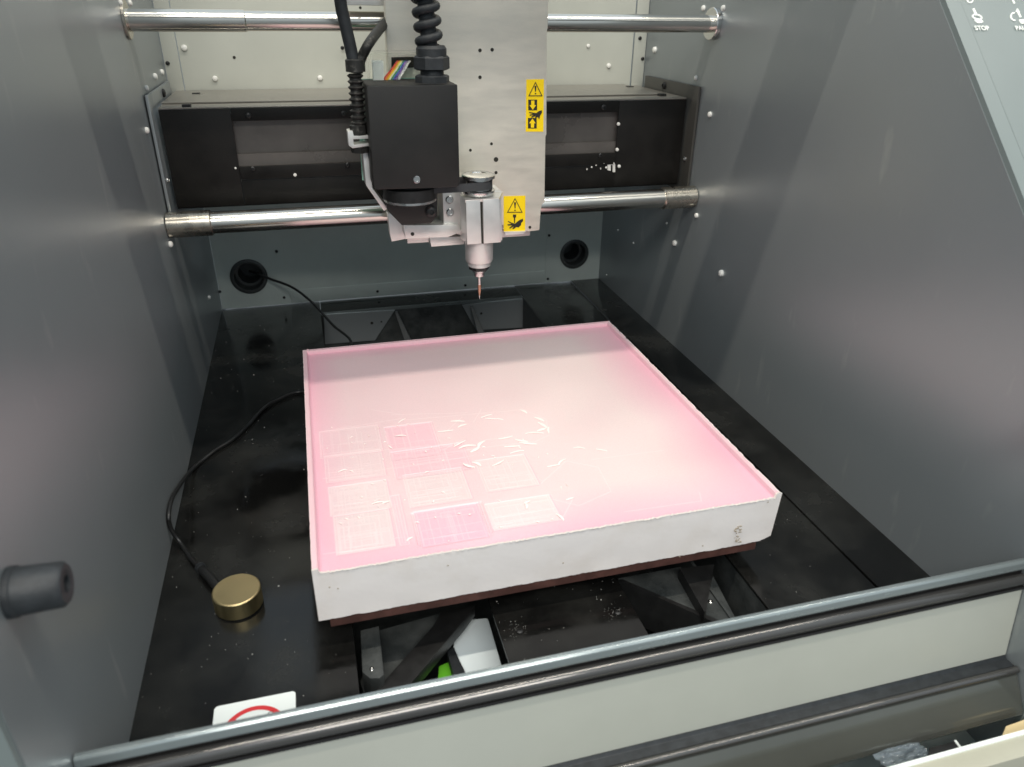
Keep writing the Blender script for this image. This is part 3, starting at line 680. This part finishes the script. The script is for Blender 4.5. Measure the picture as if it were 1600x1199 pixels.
# lower aluminium bracket pieces
pxpoly('lower_bracket', [(606, 334), (640, 334), (705, 352), (722, 362), (724, 371), (690, 373), (632, 374), (612, 378), (609, 365)], -.350, .0145, 'alu2', head, .0006)
pxpoly('lower_bracket', [(630, 352), (716, 352), (722, 362), (700, 371), (634, 373)], -.372, .0215, 'alu2', head, .0006)
hw('bracket_hole', HOLE, un(644.5, 366, 'y', -.3722), '-y', head, .9)
pxpoly('lower_bracket', [(671, 371), (724, 370), (726, 382), (674, 386)], -.362, .02, 'alu2', head, .0006)
pxpoly('spindle_mount', [(691, 296), (722, 296), (722, 368), (706, 364), (694, 360)], -.366, .030, 'alu2', head, .0006)
for x, y in ((702, 312), (703, 332)): hw('mount_screw', SCRS, un(x, y, 'y', -.3662), '-y', head, 1.35)
pxpoly('spindle_mount', [(788, 362.6), (822, 361.6), (818, 366), (790, 368)], -.338, .012, 'alu2', head, .0005)
# spindle
SY = -.392; SXc = un(748, 330, 'y', SY).x
def zz(py, Yv=SY): return un(748, py, 'y', Yv).z
def rr(px): return px / 1425
F = SY - .0185
cl = lambda name, pix, Yv, dp, b=.0006: pxpoly(name, pix, Yv, dp, 'alu2', head, b)
cl('spindle_clamp', [(728, 314), (750.3, 313), (752.6, 381), (730, 382.5)], F, .030)
cl('spindle_clamp', [(754.8, 313), (780, 310), (783, 379), (756, 381)], F, .030)
cl('spindle_clamp', [(722, 302), (783, 298), (785, 376), (724, 378)], F + .0305, .030)
pxpoly('clamp_gap', [(750.5, 314), (754.5, 314), (755.8, 380), (752.8, 380)], F + .004, .02, 'ink', head)
bm = bmesh.new()
pt = [un(x, y, 'y', F) for x, y in ((728, 314), (750.3, 313))] ; 
a_prism(bm, [un(727, 313, 'y', F), un(780, 310, 'y', F), un(786, 299, 'y', F + .03), un(721, 303, 'y', F + .03)], V((0, .0015, -.003)))
link('clamp_top', bm_mesh(bm, 'clamp_top'), M['alu2'], head)
def spl(name, rows, m, n=48):
    z0 = rows[0][0]; lathe(name, [(r, z) for z, r in rows], (SXc, SY, 0), m, head, 'z', n)
spl('spindle_pulley', [(zz(303), rr(22)), (zz(299), rr(24)), (zz(296), rr(24)), (zz(295), rr(19)), (zz(279), rr(19)), (zz(277.5), rr(24.5)), (zz(273), rr(24.5)), (zz(271.5), rr(22)), (zz(271.4), rr(13)), (zz(272.5), rr(12))], 'steel')
spl('spindle_housing', [(zz(375), rr(21.2)), (zz(405), rr(21.2)), (zz(407.5), rr(20)), (zz(408), rr(18))][::-1], 'alu2')
spl('spindle_collar', [(zz(407), rr(17.5)), (zz(414), rr(17.5)), (zz(415), rr(16.5))][::-1], 'alu2')
spl('collet_nut', [(zz(414), rr(16.5)), (zz(420), rr(16)), (zz(422), rr(12))][::-1], 'black', 6)
spl('collet', [(zz(416), rr(11)), (zz(424), rr(11)), (zz(425.5), rr(8)), (zz(428), rr(8)), (zz(431), rr(7.6)), (zz(431.5), rr(4))][::-1], 'steel', 24)
# belt from the motor to the pulley
mx_, my_ = un(640, 285, 'y', -.385).x, -.388
bm = bmesh.new(); r0, r1 = rr(20.5), .020; n = 20
loop = [(SXc + r0 * math.cos(a), SY + r0 * math.sin(a)) for a in np.linspace(-math.pi / 2, math.pi / 2, n)] + [(mx_ + r1 * math.cos(a), my_ + r1 * math.sin(a)) for a in np.linspace(math.pi / 2, 1.5 * math.pi, n)]
za, zb = zz(294), zz(281)
A = [bm.verts.new((x, y, za)) for x, y in loop]; B = [bm.verts.new((x, y, zb)) for x, y in loop]
for k in range(len(loop)): bm.faces.new((A[k], A[(k + 1) % len(loop)], B[(k + 1) % len(loop)], B[k]))
bmesh.ops.solidify(bm, geom=list(bm.faces), thickness=.0009)
link('drive_belt', bm_mesh(bm, 'belt'), M['belt'], head, smooth=50)
# motor cover (sheet metal box) and motor below it
CY = -.420
cv = pxpoly('motor_cover', [(573, 135), (715, 132.5), (718.5, 289), (714, 293), (588, 297), (584, 293)], CY, .066, 'cover', head, .0012)
hw('cover_screw', SCRS, un(651, 280.5, 'y', CY - .0002), '-y', cv, 1.15)
pxpoly('cover_back', [(556, 124), (696, 121), (700, 130), (708, 280), (566, 282)], -.352, .002, 'pcb', head)
mz = un(640, 298, 'y', -.385).z
lathe('motor_body', [(.0262, mz - .0055), (.0272, mz - .005), (.0272, mz + .006)], (mx_ - .001, my_ - .0035, 0), 'black', head, n=56)
lathe('motor_flange', [(.0255, mz - .0085), (.0264, mz - .0078), (.0264, mz - .0056)], (mx_ - .001, my_ - .0035, 0), 'steel', head, n=56)
bmz = mz - .0075
mb = pxpoly('motor_bracket', [(598, 302), (684, 298), (683.5, 338), (674, 349), (628, 352.5), (606, 330)], -.394, .024, 'cover', head, .0010)
hw('bracket_bolt', SCR, un(673.5, 331, 'y', -.3943), '-y', mb, 2.1)
pxpoly('side_bracket', [(566, 232), (573, 226), (582, 294), (606, 326), (600, 330), (572, 290)], -.385, .03, 'alu2', head, .0004)
# clear cover with ribbon cable
pxpoly('clear_cover', [(578, 84), (655, 82), (655, 127), (579, 129)], -.372, .0012, 'clear', head)
pxpoly('cover_frame', [(576, 82), (656, 80), (656, 84), (580, 86.5), (583, 130), (578, 130)], -.3725, .030, 'clear', head)
pxpoly('white_block', [(582, 97), (599, 96), (600, 126), (583, 127)], -.365, .02, 'edge', head, .0005)
pxpoly('cable_slot', [(612, 90), (646, 89), (648, 93), (648, 103), (646, 106), (612, 107)], -.3395, .004, 'ink', head, 0)
rc = None
for k, mm in enumerate(RBM):
    a0 = 618 + k * 2.45; b0 = 600 + k * 3.0
    pp = spline([un(a0 + 3, 96, 'y', -.341), un(a0, 100, 'y', -.352), un((a0 + b0) / 2 + 1, 111, 'y', -.358), un(b0, 124, 'y', -.362), un(b0 - 2, 133, 'y', -.362)], 6)
    bm = bmesh.new(); a_tube(bm, pp, .00085, 8); o = link('ribbon_wire', bm_mesh(bm, 'wire'), mm, head, smooth=50)
# gland and spiral conduit on top of the motor cover
GYc = -.392; gx = un(675, 110, 'y', GYc).x
def gz(py): return un(675, py, 'y', GYc).z
g = 1440.
bm = bmesh.new(); a_lathe(bm, [(23.5 / g, gz(132)), (23.5 / g, gz(119)), (21 / g, gz(117))], (gx, GYc, 0), 'z', 8); link('gland_flange', bm_mesh(bm, 'g'), M['rubber'], head)
lathe('gland_neck', [(16 / g, gz(119)), (16 / g, gz(106))], (gx, GYc, 0), 'rubber', head)
bm = bmesh.new(); a_lathe(bm, [(20 / g, gz(110)), (24.5 / g, gz(107.5)), (24.5 / g, gz(90)), (22 / g, gz(87))], (gx, GYc, 0), 'z', 6); link('gland_nut', bm_mesh(bm, 'g'), M['rubber'], head)
lathe('gland_collar', [(20.5 / g, gz(89)), (20.5 / g, gz(76)), (18 / g, gz(71))], (gx, GYc, 0), 'rubber', head)
bm = bmesh.new(); hp = []; pitch = 17.2 / g; z0 = gz(74)
for k in range(0, 18 * 24):
    a = 2 * math.pi * k / 24 + math.pi * .15; t = k / 24
    xx = gx - .0015 - .0010 * t * .8; hp.append(V((xx + .0095 * math.cos(a), GYc + .0095 * math.sin(a), z0 + pitch * t)))
a_tube(bm, hp, lambda t: .0040 if t > .01 else .0028, 10)
link('spiral_guard', bm_mesh(bm, 'spiral'), M['rubber'], head, smooth=60)
tube('inner_hose', [V((gx - .0015 - .0008 * t, GYc, z0 + pitch * t)) for t in np.linspace(0, 17.5, 12)], .0075, 'rubber', head)
# left cable with ribbed boot
LY = -.385
def lp(x, y): return un(x, y, 'y', LY)
tube('supply_cable', spline([lp(553, 100), lp(549, 80), lp(541, 45), lp(534, 15), lp(531, -8), lp(529, -40), lp(529, -90)], 8), .0056, 'rubber', head, 14)
tube('branch_cable', spline([lp(560, 105), lp(566, 88), lp(578, 66), un(595, 44, 'y', -.34), un(612, 26, 'y', -.31)], 8), .0046, 'dusty', head, 12)
lathe('boot_collar', [(17 / g / 1.3, lp(556, 112).z), (17 / g / 1.3, lp(556, 94).z), (14 / g / 1.3, lp(556, 92).z)], (lp(555, 100).x, LY, 0), 'dusty', head)
prof = []
for k in range(9):
    y0 = 196 - k * 9.2; zb0 = lp(558, y0).z; zt0 = lp(558, y0 - 9.2).z; h_ = zt0 - zb0
    prof += [(.0055, zb0), (.0074, zb0 + h_ * .35), (.0076, zb0 + h_ * .5), (.0056, zb0 + h_ * .75)]
tube('boot_core', [lp(556, 114), lp(556, 100)], .0066, 'dusty', head)
lathe('ribbed_boot', prof, (lp(557.5, 150).x, LY, 0), 'dusty', head)
lathe('boot_nut', [(.0084, lp(560, 213).z), (.0084, lp(560, 196).z), (.0066, lp(560, 194).z)], (lp(560, 200).x, LY, 0), 'dusty', head, n=8)
pxpoly('boot_bracket', [(543, 206), (551, 205), (553, 213), (578, 212), (579, 217), (552, 218), (553, 227), (579, 224), (579, 228), (551, 232), (545, 228)], -.394, .018, 'alu2', head, .0003)
lathe('boot_nut', [(.0088, lp(562, 238).z), (.0096, lp(562, 229).z), (.0088, lp(562, 227).z)], (lp(563, 230).x, LY, 0), 'dusty', head, n=8)
# warning labels
def lab(name, pix, k, m, par): return pxpoly(name, pix, PY - .00035 - .00018 * k, .0002, m, par)
l1 = pxpoly('warning_label', [(822.5, 124.5), (850, 124), (849, 206), (821.5, 206)], PY - .0003, .0003, 'yellow', plate)
l2 = pxpoly('warning_label', [(787, 307), (821, 306), (820.5, 361), (787, 361.5)], PY - .0003, .0003, 'yellow', plate)
def tri(par, pts, wd):
    c = (sum(p[0] for p in pts) / 3, sum(p[1] for p in pts) / 3)
    bm = bmesh.new(); inn = [(c[0] + (p[0] - c[0]) * wd, c[1] + (p[1] - c[1]) * wd) for p in pts]
    a = [bm.verts.new(un(*p, 'y', PY - .0007)) for p in pts]; b = [bm.verts.new(un(*p, 'y', PY - .0007)) for p in inn]
    for k in range(3): bm.faces.new((a[k], a[(k + 1) % 3], b[(k + 1) % 3], b[k]))
    link('warning_triangle', bm_mesh(bm, 'tri'), M['ink'], par)
tri(l1, [(836.7, 128), (847.8, 150.6), (825.5, 150.6)], .83)
lab('exclamation_mark', [(835.2, 134.5), (838.3, 134.5), (837.4, 143.5), (836.1, 143.5)], 1, 'ink', l1); lab('exclamation_mark', ringpix(836.8, 146.6, .6, .6, 1.2, 0, 359, 10)[:11], 1, 'ink', l1)
lab('arrow_square', [(825.5, 156), (839.3, 156), (839.3, 172.6), (825.5, 172.6)], 1, 'ink', l1)
lab('arrow', [(830, 157.5), (835, 157.5), (835, 164.5), (837.6, 164.5), (832.5, 171.8), (827.3, 164.5), (830, 164.5)], 2, 'yellow', l1)
lab('arrow_square', [(825, 184.6), (838.6, 184.6), (838.6, 201), (825, 201)], 1, 'ink', l1)
lab('arrow', [(829.5, 199.8), (834.5, 199.8), (834.5, 193), (837, 193), (832, 185.6), (826.8, 193), (829.5, 193)], 2, 'yellow', l1)
lab('hand_symbol', [(846.5, 172.5), (842, 174), (838, 177), (826.5, 175.2), (826.5, 176.4), (833, 178), (827.5, 180), (828, 181), (834.5, 179.6), (830, 183), (831, 184), (837.5, 181), (836, 184), (838.5, 184), (840.5, 182.5), (842.5, 187), (843.5, 183), (844.5, 180), (847, 176)], 3, 'ink', l1)
tri(l2, [(804.8, 309.5), (816.6, 332.5), (792.2, 332.5)], .85)
lab('exclamation_mark', [(803.2, 316.5), (806.4, 316.5), (805.4, 326), (804.2, 326)], 1, 'ink', l2); lab('exclamation_mark', ringpix(804.8, 329, .6, .6, 1.2, 0, 359, 10)[:11], 1, 'ink', l2)
lab('bit_symbol', [(801.5, 335.5), (806.5, 335.5), (806.5, 339.5), (805.2, 340.5), (804.6, 349), (803.6, 349), (802.8, 340.5), (801.5, 339.5)], 1, 'ink', l2)
lab('hand_symbol', [(817, 342), (812, 344), (808, 347), (804.5, 350), (799, 348), (794, 345.5), (793.6, 346.6), (799.5, 350.2), (793, 351), (793, 352.4), (800.5, 352.6), (795.5, 356.6), (797, 357.4), (803, 353.8), (800.5, 358), (802.5, 358.2), (806.5, 355), (810.5, 355.5), (814, 352), (814.5, 348.5), (817.4, 345.5)], 2, 'ink', l2)

# cutter held in the collet
cut = thing('engraving_bit', 'slim steel and copper coloured engraving bit held in the spindle collet', 'cutter', (SXc, SY, zz(467)))
lathe('shank', [(.0019, zz(446)), (.0019, zz(430))], (SXc, SY, 0), 'steel', cut, n=20)
lathe('copper_body', [(.0007, zz(462)), (.0016, zz(456)), (.0021, zz(449)), (.0020, zz(445))], (SXc, SY, 0), 'copper', cut, n=20)
lathe('cutting_tip', [(.0002, zz(467.5)), (.0008, zz(462))], (SXc, SY, 0), 'steel', cut, n=12)

# ================================================================== drawer in front of the machine
DY = -.905
d0 = un(1300, 1222, 'y', DY); d1 = un(1690, 1124, 'y', DY)
drw = thing('open_drawer', 'open drawer with cream front and white edge below the glossy panel', 'drawer', ((d0.x + d1.x) / 2, DY + .02, d1.z - .09))
bm = bmesh.new()
zA = (un(1400, 1197.5, 'y', DY).z + un(1600, 1147, 'y', DY).z) / 2
box('drawer_front', (-.05, DY - .014, zA - .09), (.42, DY + .001, zA - .001), 'cream', drw, .0004)
box('edge_band', (-.05, DY - .0012, zA - .003), (.42, DY + .0016, zA + .0006), 'edge', drw, .0003)
box('drawer_floor', (-.05, DY + .0015, zA - .085), (.42, DY + .10, zA - .082), 'lowpanel', drw, 0)
def dpt(x, y, z): return un(x, y, 'z', z)
zb = zA - .018
b1 = prism('dark_box', [dpt(x, y, zb) for x, y in ((1452, 1168), (1492, 1158), (1502, 1170), (1450, 1188))], V((0, 0, -.06)), 'black', None, .0006); tag(b1, 'small black box with a pale rim in the open drawer', 'box')
prism('box_rim', [dpt(x, y, zb + .0008) for x, y in ((1491, 1157), (1494, 1156.5), (1505, 1171), (1501, 1171))], V((0, 0, -.002)), 'edge', b1)
b2 = prism('tan_card', [dpt(x, y, zb) for x, y in ((1572, 1135), (1620, 1118), (1630, 1145), (1562, 1160))], V((0, 0, -.06)), 'tan', None); tag(b2, 'tan card standing in the open drawer at the end of the cream front', 'card')
bm = bmesh.new(); n = 18
c0 = dpt(1420, 1180, zb + .002); ux = V((.030, .006, 0)); uy = V((-.004, .012, 0))
G = [[bm.verts.new(c0 + ux * (u / n - .5) * 1.2 + uy * (v / n - .5) * 2 * (1 - .5 * (u / n) ** 2) + V((0, 0, -.004 + .0022 * mnoise.noise((u * .35, v * .8, 2)) + .0006 * math.sin(u * .6 + v * 1.9)))) for v in range(n + 1)] for u in range(n + 1)]
for u in range(n):
    for v in range(n): bm.faces.new((G[u][v], G[u + 1][v], G[u + 1][v + 1], G[u][v + 1]))
bmesh.ops.solidify(bm, geom=list(bm.faces), thickness=.0006)
pb = link('plastic_bag', bm_mesh(bm, 'bag'), M['film'], None, smooth=60); tag(pb, 'crumpled clear plastic bag in the open drawer', 'bag')

# ================================================================== crumbs on floor and ledges
bm = bmesh.new()
def crumb(p, r):
    vs = [bm.verts.new(p + V((random.uniform(-1, 1), random.uniform(-1, 1), 0)) * r) for _ in range(3)]
    t = bm.verts.new(p + V((0, 0, r * 1.1)))
    bm.faces.new(vs)
    for a in range(3): bm.faces.new((vs[a], vs[(a + 1) % 3], t))
for k in range(260):
    if random.random() < .62: x, y, z = random.uniform(-.308, XL - .002), -.83 + random.random() ** 1.3 * .75, .0003
    else: x, y, z = random.uniform(XR + .002, .255), -.83 + random.random() ** 1.3 * .8, .0003
    crumb(V((x, y, z)), random.choice((.0003, .0004, .0005, .0008)))
for k in range(50): crumb(V((random.uniform(-.055, .052), random.uniform(-.80, -.70), .0001)), random.choice((.0003, .0005)))
for cx, cy in ((812, 985), (965, 960)):
    p = un(cx, cy, 'z', 0)
    for k in range(40): crumb(p + V((random.gauss(-.002, .004), random.gauss(.002, .004), .0001)), .0003)
cr = link('crumbs', bm_mesh(bm, 'crumbs'), M['crumb']); cr['kind'] = 'stuff'; tag(cr, 'tiny white crumbs scattered over the black floor plates', 'crumbs')
